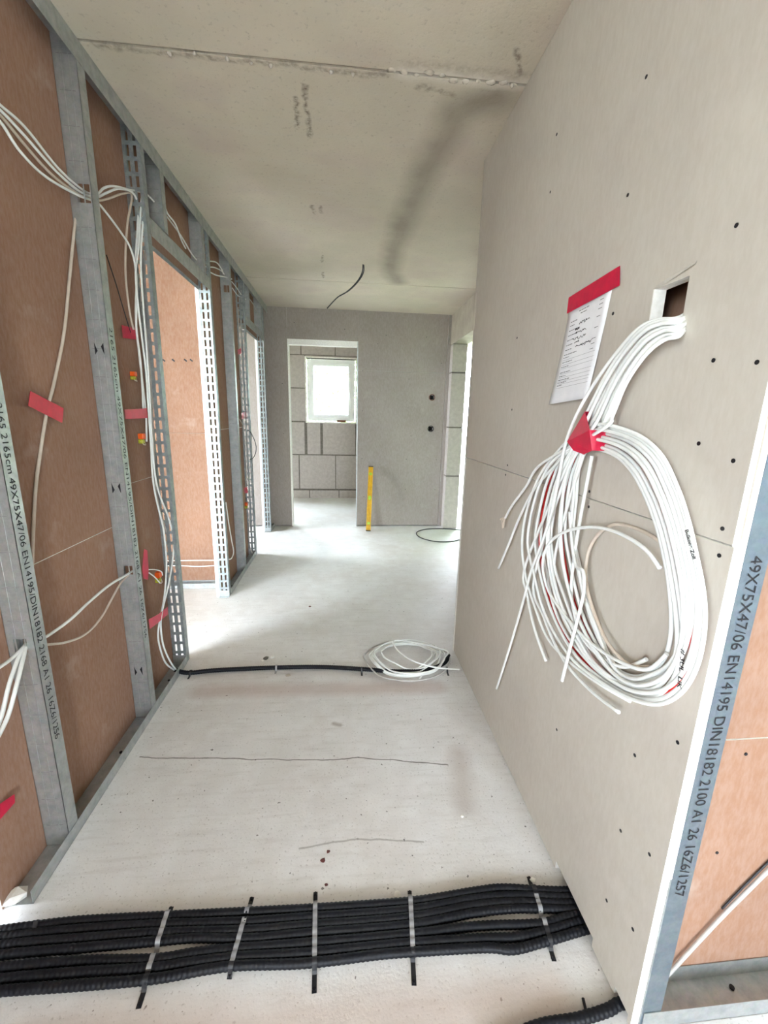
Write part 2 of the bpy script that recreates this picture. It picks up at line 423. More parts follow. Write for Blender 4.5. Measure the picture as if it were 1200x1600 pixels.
for z0, z1, xs in rows:
    for i in range(len(xs)-1):
        g = .022 if (z0 == .775 and xs[i] in (-.665, -.397)) else .007
        x0, x1 = xs[i] + g, xs[i+1] - (.022 if (z0 == .775 and xs[i+1] in (-.665, -.397)) else .007)
        ops = [o for o in (WB, WL2) if o[0] < x1 - .01 and o[1] > x0 + .01 and o[2] < z1 - .01 and o[3] > z0 + .01]
        b = MB(); around(b, x0, x1, z0, z1, BY, BY + .28, ops)
        if b.v: b.build('concrete_block', 'block', wb, bevel=.004 if not ops else 0)

# window_1
w1 = tag(empty('window_1', (-.23, BY, WB[2])), 'small white plastic window in the block wall', 'window', kind='structure')
def frame(b, x0, x1, z0, z1, t, y0, y1):
    b.box(x0, x0+t, y0, y1, z0, z1); b.box(x1-t, x1, y0, y1, z0, z1); b.box(x0+t, x1-t, y0, y1, z0, z0+t); b.box(x0+t, x1-t, y0, y1, z1-t, z1); return b
x0, x1, z0, z1 = WB
b = frame(MB(), x0 - .004, x1 + .004, z0 - .004, z1 + .004, .022, BY - .008, BY + .012); b.build('foam_bead', 'foam', w1, bevel=.004)
frame(MB(), x0 + .03, x1 - .03, z0 + .035, z1 - .03, .06, BY + .03, BY + .10).build('window_frame', 'pvc', w1, bevel=.005)
sash = frame(MB(), x0 + .085, x1 - .085, z0 + .09, z1 - .085, .05, BY + .015, BY + .085).build('sash', 'pvc', w1, bevel=.006)
MB().box(x0 + .13, x1 - .13, BY + .045, BY + .065, z0 + .135, z1 - .13).build('pane', 'glass', sash)
frame(MB(), x0 + .13, x1 - .13, z0 + .135, z1 - .13, .012, BY + .035, BY + .046).build('glazing_bead', 'greycab', sash)
MB().box(x1 - .125, x1 - .10, BY + .005, BY + .016, 1.80, 1.87).box(x1 - .122, x1 - .104, BY - .02, BY - .006, 1.72, 1.85).box(x1-.120, x1-.106, BY-.008, BY+.006, 1.83, 1.85).build('window_handle', 'pvc', sash, bevel=.003)
ofc = MB().box(-.13, .02, BY - .03, BY + .03, WB[2] + .019, WB[2] + .055).build('wood_offcut', 'brick', bevel=.003)
tag(ofc, 'small brown offcut lying on the window ledge', 'offcut')
# second back-room window, unseen, added to brighten that room
w2 = tag(empty('window_added', (-2.2, BY, .15)), 'unseen white framed window added to brighten the back room', 'window', kind='structure')
frame(MB(), WL2[0], WL2[1], WL2[2], WL2[3], .07, BY + .05, BY + .12).build('window_frame', 'pvc', w2)  # frame of the added, unseen window

# back wall (grey plasterboard with doorway)
DX0, DX1, DZ = -.688, .162, 2.318
wk = tag(empty('wall_back', (0, YB, 0)), 'grey plasterboard end wall with an open doorway and bare joints', 'wall', kind='structure')
def board(name, par, x0, x1, y0, y1, z0, z1, thin, front, back='grey', ops=(), extra=None):
    """plasterboard: paper on both thin-axis faces, white core on the cut edges; front = the low side of the thin axis"""
    b = MB(); i = {'x': ('-x', '+x'), 'y': ('-y', '+y')}[thin]
    u0, u1 = (y0, y1) if thin == 'x' else (x0, x1)
    us = sorted({u0, u1, *[v for o in ops for v in o[:2] if u0 < v < u1]}); zs = sorted({z0, z1, *[v for o in ops for v in o[2:] if z0 < v < z1]})
    for p in range(len(us)-1):
        for q in range(len(zs)-1):
            cu, cz = (us[p]+us[p+1])/2, (zs[q]+zs[q+1])/2
            if any(o[0] < cu < o[1] and o[2] < cz < o[3] for o in ops): continue
            if thin == 'x': b.box(x0, x1, us[p], us[p+1], zs[q], zs[q+1], 2, {i[0]: 0, i[1]: 1})
            else: b.box(us[p], us[p+1], y0, y1, zs[q], zs[q+1], 2, {i[0]: 0, i[1]: 1})
    return b.build(name, [front, back, 'gypsum'], par)
SOCK = [(1.102, 1.686), (1.104, 1.296)]
sh = .026
sops = [(x - sh, x + sh, z - sh, z + sh) for x, z in SOCK]
Y1 = YB + .0125
board('plasterboard', wk, -2.4, -1.25, YB, Y1, .012, CEIL, 'y', 'grey_shaded', 'brown')
board('plasterboard', wk, -1.247, DX0, YB, Y1, .012, CEIL, 'y', 'grey_shaded', 'brown')
board('plasterboard', wk, DX0 + .001, DX1 - .001, YB, Y1, DZ, CEIL, 'y', 'grey_shaded', 'brown')
board('plasterboard', wk, DX1, 1.262, YB, Y1, .012, 1.983, 'y', 'grey_shaded', 'brown', sops)
board('plasterboard', wk, DX1, 1.262, YB, Y1, 1.985, CEIL, 'y', 'grey_shaded', 'brown')
board('plasterboard', wk, 1.268, XO, YB, Y1, .004, CEIL, 'y', 'grey_shaded', 'brown')
board('plasterboard', wk, -2.4, DX0, YB + .0875, YB + .10, 0, CEIL, 'y', 'brown', 'grey')
board('plasterboard', wk, DX1, XO, YB + .0875, YB + .10, 0, CEIL, 'y', 'brown', 'grey')
board('plasterboard', wk, DX0, DX1, YB + .0875, YB + .10, DZ, CEIL, 'y', 'brown', 'grey')
MB().box(DX0 - .004, DX0 + .016, YB + .006, YB + .092, 0, DZ).build('door_jamb', 'gypsum', wk)
MB().box(DX1 - .010, DX1 + .004, YB + .013, YB + .087, 0, DZ).build('door_jamb', 'zinc', wk)
MB().box(DX0 + .016, DX1 - .010, YB + .004, YB + .09, DZ - .062, DZ).build('door_head', 'gypsum', wk)
for i, (x, z) in enumerate(SOCK):
    e = tag(empty('socket_box', (x, YB, z)), ['orange rimmed round socket hole, upper one in the end wall', 'black round socket hole, lower one in the end wall'][i], 'socket box', 'socket holes in the end wall')
    b = MB(); n = 20
    ro, ri, rb = .040, .031, .026
    for k in range(n):
        a = 2*math.pi*k/n
        for rr, yy in ((ro, YB - .001), (ro, YB - .004), (ri, YB - .004), (rb, YB + .05)): b.v.append((x + rr*math.cos(a), yy, z + rr*math.sin(a)))
    for k in range(n):
        l = (k+1) % n
        for q in range(3): b.face((k*4+q, l*4+q, l*4+q+1, k*4+q+1))
    b.face(tuple(k*4+3 for k in range(n)))
    bm_ = b.build('cup', ['cup'], e, smooth=False)
    b = MB()
    for k in range(n):
        a = 2*math.pi*k/n; b.v += [(x+.0405*math.cos(a), YB-.0045, z+.0405*math.sin(a)), (x+.033*math.cos(a), YB-.0055, z+.033*math.sin(a))]
    for k in range(n): l = (k+1) % n; b.face((2*k, 2*l, 2*l+1, 2*k+1))
    b.build('rim', 'brick' if i == 0 else 'black', e)
for (x, z) in ((-.6, 2.5), (.0, 2.45), (.4, 2.3), (.22, .9), (.22, 1.5), (.22, 1.98), (.8, .9), (.85, 1.2), (.8, 1.55), (.8, 1.9), (.5, 2.4), (1.0, 2.4), (-.76, 1.2), (-.76, .6), (-.76, 1.8), (1.2, .5), (1.2, .9), (1.2, 2.1), (.8, .5), (.25, .4)):
    MB().tube([(x, YB - .0008, z), (x, YB + .002, z)], .0045, 8).build('screw', 'screw', wk)

# ------------------------------------------------------------------ right partition wall
wrt = tag(empty('wall_right', (XR, 1.4, 0)), 'grey plasterboard partition with a long joint, screw dots and a cable cut-out', 'wall', kind='structure')
ZJ = 1.214
HOLE = (.853, .945, 1.618, 1.712)
YF = 2.312
NOT = [(.80, 1.005, 0, .036), (.652, .702, 0, .03)]
up1 = board('plasterboard', wrt, XR, XR + .0122, YE + .003, YF, ZJ + .002, CEIL - .002, 'x', 'grey', 'grey', [HOLE])
lo1 = board('plasterboard', wrt, XR, XR + .0122, YE - .001, YF, .008, ZJ - .001, 'x', 'grey', 'grey', NOT)
board('plasterboard', wrt, XR + .0128, XR + .025, YE, YF, .46, CEIL - .002, 'x', 'grey', 'brown', [HOLE])
board('plasterboard', wrt, XR + .0128, XR + .025, YE + .004, YF, .008, .458, 'x', 'grey', 'brown', NOT)
board('plasterboard', wrt, XR + .10, XR + .1125, .735, YF, 0, CEIL, 'x', 'brown', 'grey')
b = MB()       # torn paper and gypsum at the end of the joint
for i in range(9):
    z = ZJ + .03 - i*.009; b.lump((XR + .012, YE + .004 + abs(i-4)*.0015, z), .0085 - abs(i-4)*.0006, i+60, 0, 1)
b.build('torn_edge', 'gypsum', wrt, smooth=True)
board('plasterboard', wrt, XR, XO, YF, YF + .0125, 0, CEIL, 'y', 'brown', 'grey')
for z0, z1, mm in ((.004, ZJ, 'gypsum'), (ZJ + .002, CEIL - .001, 'grey')):
    MB().box(XR - .0016, XR + .027, YF + .0127, YF + .0145, z0, z1).box(XR - .0016, XR - .0001, YF - .010, YF + .0145, z0, z1).build('corner_bead', mm, wrt)
SCR = [(981,305),(1151,352),(1010,120),(1115,563),(1183,566),(1092,693),(1146,720),(1129,826),(1124,868),(958,490),(808,528),(921,768),(920,792),
       (1059,1160),(992,1180),(970,1298),(1015,1335),(989,1452),(948,1407),(870,1140),(790,742),(793,727),(860,300),(870,210),(800,640)]
for px, py in SCR:
    p = on(px, py, 'x', XR)
    MB().tube([(XR - .0010, p.y, p.z), (XR + .004, p.y, p.z)], .0042, 8).build('screw', 'screw', up1 if p.z > ZJ else lo1)

# near-right stud wall (perpendicular)
wn = tag(empty('wall_near_right', (1.5, .717, 0)), 'open stud wall at the right edge backed by brown board', 'wall', kind='structure')
board('plasterboard', wn, XR + .03, 4.0, .718, .730, .0, .7375, 'y', 'brown', 'grey')
board('plasterboard', wn, XR + .03, 4.0, .718, .730, .741, CEIL, 'y', 'brown', 'grey')
MB().box(XR + .03, 4.0, .7315, .735, 0, CEIL).build('board_liner', 'gypsum', wn)
for px, py in ((1165, 1178), (1120, 1332)):
    p = on(px, py, 'y', .718); MB().tube([(p.x, .7165, p.z), (p.x, .722, p.z)], .004, 8).build('screw', 'screw', wn)

# ------------------------------------------------------------------ left wall boards (brown backs)
wl = tag(empty('wall_left', (XB, 2.5, 0)), 'brown board backs behind the open metal stud frame', 'wall', kind='structure')
def lb(y0, y1, z0, z1, ops=()):
    return board('plasterboard', wl, XB - .025, XB, y0, y1, z0, z1, 'x', 'grey', 'brown', ops)
P1, P2, P3, P4 = 2.268, 3.195, 4.225, 5.125      # slotted posts: near face of the web
NL = [(.78, 1.02, 0, .045)]
lb(-.15, .62, 0, CEIL); lb(.622, 1.848, .0, .9385, NL); lb(.622, 1.848, .941, CEIL)
lb(1.850, P1 + .042, .0, 1.098); lb(1.850, P1 + .042, 1.100, CEIL)
lb(P2, 4.27, 0, 1.3); lb(P2, 4.27, 1.303, CEIL)
lb(P1 + .042, P2, 2.262, CEIL); lb(4.27, P4, 2.262, CEIL); lb(P4, YB, 0, CEIL)
MB().box(-1.002, XB + .0008, P2 - .004, P2 + .001, 0, 2.27).build('board_edge_trim', 'gypsum', wl)
for px, py in ((130, 690), (140, 605)):
    p = on(px, py, 'x', XB)
# partition between the left rooms, seen through the first doorway
PY = 3.44
wp = tag(empty('wall_left_rooms', (-1.6, PY, 0)), 'brown board partition seen through the first doorway on the left', 'wall', kind='structure')
board('plasterboard', wp, -2.4, XB - .026, PY, PY + .0125, .0, 1.268, 'y', 'brown', 'grey')
board('plasterboard', wp, -2.4, XB - .026, PY, PY + .0125, 1.27, CEIL, 'y', 'brown', 'grey')
MB().box(-2.4, XB - .026, PY + .013, PY + .02, 0, CEIL).build('board_liner', 'grey', wp)
for px in (256, 271, 290, 299):
    p = on(px, 563, 'y', PY); MB().obox((p.x, PY - .001, p.z), (.009, 0, -.007), (0, .002, 0), (.003, 0, .004)).build('screw', 'screw', wp)

# ------------------------------------------------------------------ studs, posts and channels
def c_profile(name, y, z0, z1, label, group, depth=.075, fl=.048, holes=(), txt=None, t=.0012, tz=None, tlen=1, marks=()):
    """C stud: web faces the viewer (-y), flanges at the corridor face and at the boards"""
    e = empty(name, (XL - depth/2, y, z0)); tag(e, label, 'metal stud', group)
    xa, xb = XL - depth, XL; b = MB(); zz = z0
    for hz, hh, hx0, hx1 in sorted(holes):
        b.box(xa, xb, y, y+t, zz, hz - hh/2)
        b.box(xa, hx0, y, y+t, hz - hh/2, hz + hh/2); b.box(hx1, xb, y, y+t, hz - hh/2, hz + hh/2); zz = hz + hh/2
    b.box(xa, xb, y, y+t, zz, z1)
    web = b.build('web', 'zinc', e)
    r = MB()
    for xc in (xa + depth*.33, xa + depth*.67): r.box(xc - .002, xc + .002, y - .0012, y, z0 + .05, z1 - .05)
    if z1 - z0 > 1: r.build('rib', 'zinc', web)
    for k in range(int((z1-z0)/.105)):
        z = z0 + .08 + k*.105
        if any(abs(z-h[0]) < .05 for h in holes): continue
        MB().box(xa + .012, xb - .012, y - .0011, y, z, z + .0022).build('crease', 'strap', web)
    for mz in marks:
        xm = (xa+xb)/2
        MB().prism([(xm-.017, y-.0016, mz+.022), (xm-.017, y-.0016, mz-.022), (xm-.007, y-.0016, mz-.008)], (0, .001, 0)).prism([(xm+.017, y-.0016, mz-.022), (xm+.017, y-.0016, mz+.022), (xm+.007, y-.0016, mz+.008)], (0, .001, 0)).build('arrow_mark', 'ink', web)
    MB().box(xb - t, xb, y, y+fl, z0, z1).box(xb - .008, xb - t, y+fl-t, y+fl, z0, z1).build('flange', 'zinc', e)
    MB().box(xa, xa + t, y, y+fl, z0, z1).box(xa + t, xa + .008, y+fl-t, y+fl, z0, z1).build('flange', 'zinc', e)
    if txt: text(txt, .030, (XL + .0009, y + .013, tz), (0, 0, -1), (0, 1, 0), 'ink', 'printed_text', e, length=tlen)
    return e
ZT = CEIL - .004
PRINT = '49X75X47/06 EN14195/DIN18182 2168 A1 26 16Z6/1256'
GS = 'metal wall studs'
c_profile('metal_stud', 1.206, .004, ZT, 'galvanised stud nearest the viewer on the left, printed down its edge', GS, holes=[(.74, .045, -.972, -.936)],
          txt='2165 2165cm ' + PRINT, tz=1.44, tlen=1.04)
c_profile('metal_stud', 1.818, .004, ZT, 'second galvanised stud on the left, beside the red taped cable', GS, holes=[(.745, .04, -.966, -.926), (2.19, .06, -.965, -.92)],
          txt='2165 2165cm ' + PRINT, tz=1.745, tlen=1.337, marks=(1.66, 1.11, .25))
c_profile('metal_stud', 3.745, .004, ZT, 'galvanised stud standing between the two left doorways', GS, holes=[(2.40, .05, -.972, -.922)])
def slotted(y, label, holes_up=()):
    e = empty('slotted_post', (XL - .0375, y, 0)); tag(e, label, 'door post', 'slotted steel door posts')
    xa, xb, t = XL - .075, XL, .002; b = MB()
    rows_ = (xa + .0215, xa + .0535); hw = .0065
    xs = [xa, rows_[0]-hw, rows_[0]+hw, rows_[1]-hw, rows_[1]+hw, xb]
    z0, z1 = .003, ZT
    for i in (0, 2, 4): b.box(xs[i], xs[i+1], y, y+t, z0, z1)
    pitch, sl = .060, .043; k = 0
    while z0 + k*pitch < z1:
        za = z0 + k*pitch; zb = min(z1, za + pitch - sl)
        for i in (1, 3): b.box(xs[i], xs[i+1], y, y+t, za, zb)
        k += 1
    b.build('web', 'zinc_dark', e)
    MB().box(xb - t, xb, y + t, y + .042, z0, z1).build('flange', 'zinc_dark', e)
    MB().box(xa, xa + t, y + t, y + .042, z0, z1).build('flange', 'zinc_dark', e)
    MB().box(xa - .0, xb, y - .03, y, z0, z0 + .003).box(xa, xb, y - .002, y, z0, z0 + .05).build('foot_angle', 'zinc', e)
    return e
slotted(P1, 'slotted steel post on the near side of the first left doorway')
slotted(P2, 'pale slotted steel post on the far side of the first left doorway')
slotted(P3, 'slotted steel post on the near side of the second left doorway')
slotted(P4, 'slotted steel post next to the end wall')
def cripple(y, z0, label):
    return c_profile('short_stud', y, z0, ZT, label, 'short studs over the doorways')
cripple(2.478, 2.322, 'short stud over the first left doorway, near end')
cripple(3.085, 2.322, 'short stud over the first left doorway, far end')
cripple(4.42, 2.322, 'short stud over the second left doorway, near end')
cripple(5.02, 2.322, 'short stud over the second left doorway, far end')
def channel(name, x0, x1, y0, y1, z0, lip, up, label, along='y', group='steel track channels', t=.0012, bolts=()):
    e = empty(name, ((x0+x1)/2, (y0+y1)/2, z0)); tag(e, label, 'channel', group)
    s_ = 1 if up else -1
    def bz(b, a0, a1, b0, b1, za, zb): return b.box(a0, a1, b0, b1, min(za, zb), max(za, zb))
    bz(MB(), x0, x1, y0, y1, z0, z0 + s_*t).build('base_plate', 'zinc', e)
    if along == 'y':
        bz(MB(), x0, x0+t, y0, y1, z0, z0 + s_*lip).build('lip', 'zinc', e); bz(MB(), x1-t, x1, y0, y1, z0, z0 + s_*lip).build('lip', 'zinc', e)
    else:
        bz(MB(), x0, x1, y0, y0+t, z0, z0 + s_*lip).build('lip', 'zinc', e); bz(MB(), x0, x1, y1-t, y1, z0, z0 + s_*lip).build('lip', 'zinc', e)
    for p in bolts: MB().tube([p, (p[0], p[1], p[2] + s_*.005)], .006, 8).build('bolt', 'screw', e)
    return e
xo0, xo1 = XL - .0765, XL + .0018
channel('ceiling_channel', xo0, xo1, -.6, YB - .003, CEIL - .0005, .072, False, 'dark steel channel under the ceiling along the left wall')
channel('floor_channel', xo0, xo1, 1.03, P1 - .005, .0005, .048, True, 'steel floor channel under the two nearest left studs', bolts=[(-.95, 1.6, .002), (-.95, 2.1, .002)])
channel('floor_channel', xo0, xo1, P2 + .045, P3 - .005, .0005, .048, True, 'steel floor channel between the two left doorways', bolts=[(-.95, 3.4, .002)])
channel('floor_channel', xo0, xo1, P4 + .045, YB - .004, .0005, .048, True, 'short steel floor channel in the corner by the end wall')
channel('floor_channel', -2.4, XB - .03, PY - .078, PY - .002, .0005, .045, True, 'pale steel floor channel beyond the first left doorway', 'x')
channel('door_header_channel', xo0, xo1, P1 + .044, P2 - .002, 2.318, .078, False, 'steel header channel across the top of the first left doorway')
channel('door_header_channel', xo0, xo1, P3 + .044, P4 - .002, 2.318, .078, False, 'steel header channel across the top of the second left doorway')
channel('floor_channel', XR + .03, 3.9, YE - .002, .7165, .0005, .05, True, 'bluish steel floor channel at the bottom right corner', 'x', bolts=[(1.0, .69, .002)])
# printed stud that closes the right partition
e = empty('metal_stud', (XR + .05, YE, 0)); tag(e, 'blue grey printed stud against the white board edge on the right', 'metal stud', GS)
xa, xb = XR + .0258, XR + .0258 + .048
MB().box(xa, xb, YE, YE + .0012, .004, ZT).build('flange', 'zinc_blue', e)
MB().box(xa, xa + .0012, YE + .0012, .7165, .004, ZT).build('web', 'zinc', e)
MB().box(xa + .0012, xb, .7153, .7165, .004, ZT).build('flange', 'zinc', e)
text('49X75X47/06 EN14195 DIN18182 2100 A1 26 16Z6/1257', .033, (xa + .013, YE - .0009, 1.198), (0, 0, -1), (1, 0, 0), 'ink', 'printed_text', e, length=.788)


# ------------------------------------------------------------------ big cable bundle on the right wall
CR = .0046
hole_y = lambda k: .862 + .009*k
OUT = [(930,664),(985,674),(1030,706),(1058,760),(1075,810),(1089,870),(1100,930),(1102,985),(1091,1045),(1066,1088),(1030,1107),(985,1096),(938,1070),(893,1036),(858,998),(836,950),(822,900),(817,850),(824,800),(840,750),(864,715),(897,684)]
INN = [(930,700),(960,712),(985,735),(1005,770),(1022,812),(1035,860),(1044,910),(1048,960),(1046,1000),(1036,1030),(1016,1050),(990,1057),(966,1044),(946,1010),(932,970),(920,930),(908,880),(900,830),(901,780),(906,742),(912,714),(918,702)]
NR = len(OUT)
def ring(i, wv):
    a, b_ = OUT[i % NR], INN[i % NR]
    return (a[0] + (b_[0]-a[0])*wv, a[1] + (b_[1]-a[1])*wv)
def layer(k): return XR - CR - .0015 - k*.0093
# (entry rank 0..1, depth layer, first left pass w, right pass w, second left pass w, tail pixels, label)
SPEC = [
 (0.00, 3, .62, .05, None, 'white cable leaving the wall cut-out highest and hanging down to the longest free end'),
 (0.10, 2, .25, .10, [(838,760),(812,808),(795,850),(779,888)], 'white bundle cable whose free end stops short, second from the left'),
 (0.22, 3, .45, .22, [(842,728),(822,760),(800,790),(789,810)], 'white bundle cable ending in stripped wires at far left'),
 (0.34, 1, .80, .34, [(822,880),(824,930),(836,985),(853,1033)], 'white bundle cable with its free end between the two hanging tails'),
 (0.46, 2, .92, .50, [(835,900),(850,965),(880,1030),(922,1078),(967,1113)], 'white bundle cable with its cut end below the coil'),
 (0.58, 3, .70, .62, 'ring', 'white bundle cable lying midway across the coil'),
 (0.70, 1, .35, .78, 'ring', 'white bundle cable deep in the coil against the board'),
 (0.82, 2, .55, .90, 'ring', 'white bundle cable on the inner side of the coil'),
 (0.92, 1, .98, .98, 'ring', 'white bundle cable forming the innermost turn of the coil'),
 (1.00, 3, .12, .01, 'ring', 'white bundle cable forming the outermost turn of the coil'),
]
UP = [((1060,497),(1062,524)), ((1030,499),(1040,530)), ((1000,512),(1018,545)), ((965,552),(995,572)), ((938,595),(975,606)), ((915,640),(957,650)), ((902,668),(945,668))]
GW = 'white cables of the coiled bundle'
rc = random.Random(11)
def wob(): return rc.uniform(-.05, .05)
def bundle_path(rank, lay, wl1, wr, tail):
    d = layer(lay); pts = []
    y0 = HOLE[0] + .012 + .05*(1-rank)*0 + rc.uniform(.0, .012)
    pts.append(Vector((XR + .055, .895 + rc.uniform(-.02, .02), HOLE[2] + .012 + .012*(1-rank)*2 + .01*rc.random())))
    for i, (a, b_) in enumerate(UP):
        t = min(1, max(0, rank)); p = (a[0] + (b_[0]-a[0])*t, a[1] + (b_[1]-a[1])*t)
        dd = [XR - .012, XR - .026, XR - .032, XR - .030, XR - .028, XR - .026, d][i] - lay*.0065 + .006
        pts.append(on(p[0], p[1], 'x', dd))
    for i in range(20, 10, -1):                       # down the left side
        p = ring(i, wl1 + wob()*.6); pts.append(on(p[0], p[1], 'x', d))
    n_ = 11
    for i in range(10, 1, -1):                        # round the bottom and up the right side
        t = (10-i)/8; wv = wl1 + (wr-wl1)*min(1, t*2.2)
        p = ring(i, wv); pts.append(on(p[0], p[1], 'x', d))
    for i in (1, 0):
        p = ring(i, wr); pts.append(on(p[0], p[1], 'x', layer(lay)))
    if tail == 'ring':
        w2 = min(1, max(0, 1 - wl1 + wob()))
        for i in range(21, 11, -1):
            p = ring(i, w2 + wob()*.5); pts.append(on(p[0], p[1], 'x', layer((lay+1) % 4)))
        p = ring(11, w2); pts.append(on(p[0], p[1], 'x', layer(0)))
    elif tail:
        p = ring(21, .35); pts.append(on(p[0], p[1], 'x', layer(3)))
        for p in tail: pts.append(on(p[0], p[1], 'x', layer(2)))
    return pts
for rank, lay, wl1, wr, tail, lab in SPEC:
    if tail is None:
        top = [(1060,497),(1028,500),(996,515),(958,558),(925,605),(900,650),(884,692),(874,740),(862,800),(846,850),(830,892),(820,930),(800,1000),(776,1076)]
        ds = [XR-.006, XR-.022, XR-.036, XR-.04, XR-.044, XR-.047, XR-.047, XR-.047, XR-.045, XR-.04, XR-.036, XR-.03, XR-.024, XR-.02]
        pts = [Vector((XR + .055, .895, HOLE[2] + .05))] + [on(p[0], p[1], 'x', d_) for p, d_ in zip(top, ds)]
    else: pts = bundle_path(rank, lay, wl1, wr, tail)
    o = cable('coiled_cable', pts, CR, 'white', lab, GW, 6, 8)
    if tail and tail != 'ring' and tail[-1] == (789,810):
        c = pts[-1]
        for k, (dy, dz) in enumerate(((.024, -.030), (.010, -.046), (-.008, -.038), (.030, -.012))):
            MB().tube(crom([c + Vector((0, -.002, .003)), c + Vector((-.004, dy*.7 + .003, dz*.5)), c + Vector((-.003*k, dy, dz))], 5), .0034, 6).build('stripped_wire', 'cream', o, smooth=True)
    if lab.endswith('outermost turn of the coil'): OUTER = o
# red cable
red = bundle_path(.55, 0, .30, .33, 'ring')
cable('coiled_cable', red, CR, 'redcab', 'red cable running through the white cable bundle', None, 6, 8)
# loose inner loops
def loop(pts, mat, lab, lays):
    return cable('coiled_cable', [on(p[0], p[1], 'x', layer(l)) for p, l in zip(pts, lays)], CR, mat, lab, GW, 7, 8)
loop([(1031,888),(1012,862),(985,842),(950,827),(915,824),(880,832),(856,852),(848,885),(858,925),(888,968),(920,1002),(965,1032),(1010,1046),(1042,1022)], 'white',
     'white cable arching across the middle of the coil with a cut end', [3.5]*9 + [3.5, 3.5, 3, 2.5, 2])
loop([(1040,852),(1012,834),(985,823),(960,819),(938,832),(922,855),(915,890),(920,930),(935,975),(955,1012),(985,1040),(1015,1042)], 'cream',
     'grey shaded cable arching behind the white one inside the coil', [0, 0, 0, .3, .8, 1.5, 2.5, 3, 3, 3, 2, 1])
loop([(890,800),(894,850),(900,884),(911,893),(912,925),(903,965),(890,1015),(878,1064)], 'white', 'white hooked cable end crossing the left side of the coil', [2, 3, 4.2, 4.6, 4.8, 4.8, 4.6, 4.2])
loop([(925,712),(916,760),(905,820),(896,880),(893,930),(905,985),(930,1020),(972,1042),(1010,1030)], 'white', 'white cable dropping straight from the tape on the right flank', [3, 3, 3, 2, 2, 2, 2, 1.5, 1])
loop([(912,710),(893,770),(876,830),(866,880),(868,930),(890,985),(925,1030),(970,1062),(1015,1066),(1045,1040)], 'white', 'white cable dropping from the tape through the coil centre', [2, 2, 2, 2, 1.5, 1, 1, 1, 1, 1])
# red tape that ties the bundle
b = MB()
tp = [(914,643),(886,690),(896,704),(912,710),(925,704),(921,672)]
P = [on(p[0], p[1], 'x', XR - .056 + (.008 if i in (0, 3, 4) else 0)) for i, p in enumerate(tp)]
b.prism(P, (.0008, 0, 0))
q0, q1 = on(925,704,'x',XR-.048), on(921,672,'x',XR-.056)
b.prism([q0, q1, q1 + Vector((.048, -.012, 0)), q0 + Vector((.048, -.012, 0))], (0, .0008, 0))
q0, q1 = on(914,643,'x',XR-.048), on(886,690,'x',XR-.056)
b.prism([q0, q1, q1 + Vector((.046, .010, 0)), q0 + Vector((.040, .008, 0))], (0, .0008, 0))
o = b.build('red_tape_wrap', 'tape'); tag(o, 'red tape wrapped round the top of the cable coil', 'tape', 'red tape strips')
q = on(952, 664, 'x', XR - .003)
# handwriting on two cables
p = on(1068, 829, 'x', layer(3) - CR - .0014)
d = (on(1091, 880, 'x', layer(3)) - on(1077, 829, 'x', layer(3))).normalized(); upv = Vector((1, 0, 0)).cross(d)
text('Bulkone Zoll', .0115, p + upv*(-.003), d, -upv if upv.y > 0 else upv, 'ink', 'handwriting', OUTER, .95, .0003)
p = on(1062, 1012, 'x', layer(3) - CR - .0014)
d = (on(1055, 1077, 'x', layer(3)) - on(1062, 1012, 'x', layer(3))).normalized(); upv = Vector((1, 0, 0)).cross(d)
text('# 3UL  LiK', .014, p + upv*(-.004), d, -upv if upv.y > 0 else upv, 'ink', 'handwriting', OUTER, 1.25, .0003)

# cut-out rim: loose paper flap
b = MB(); p = Vector((XR - .001, HOLE[1], HOLE[3]))
b.prism([p + Vector((0, .010, .004)), p + Vector((0, -.02, .002)), p + Vector((-.006, -.11, .016)), p + Vector((-.006, -.112, .020)), p + Vector((-.003, -.02, .009))], (.0008, 0, 0))
b.build('torn_paper', 'grey', up1)
MB().box(XR - .004, XR + .02, HOLE[1] - .001, HOLE[1] + .0025, HOLE[2], HOLE[3]).build('cut_edge', 'gypsum', up1)

# paper sheet and its tape
e = empty('paper_sheet', (XR, 1.24, 1.6)); tag(e, 'printed sheet of paper taped to the right wall beside the cut-out', 'paper')
TL, TR = on(889,487,'x',XR-.0015), on(957,450,'x',XR-.0015)
BL, BR = on(858,632,'x',XR-.020), on(918,622,'x',XR-.010)
def sheet(u, v, off=0):
    p = TL.lerp(TR, u).lerp(BL.lerp(BR, u), v)
    p.x = XR - .0015 - off - (.020*(1-u) + .010*u)*v**1.6
    return p
b = MB(); nu, nv = 8, 14
for j in range(nv+1):
    for i in range(nu+1): b.v.append(tuple(sheet(i/nu, j/nv)))
for j in range(nv):
    for i in range(nu):
        k = j*(nu+1)+i; b.face((k, k+1, k+nu+2, k+nu+1))
o = b.build('sheet', 'paper', e, smooth=True)
so = o.modifiers.new('thickness', 'SOLIDIFY'); so.thickness = .0004; so.offset = 0
b = MB(); rp = random.Random(5)
def dash(b, u0, u1, v, h):
    i = len(b.v)
    n_ = max(2, int((u1-u0)*8)+1)
    for k in range(n_):
        u = u0 + (u1-u0)*k/(n_-1); b.v += [tuple(sheet(u, v, .0006)), tuple(sheet(u, v+h, .0006))]
    for k in range(n_-1): b.face((i+2*k, i+2*k+2, i+2*k+3, i+2*k+1))
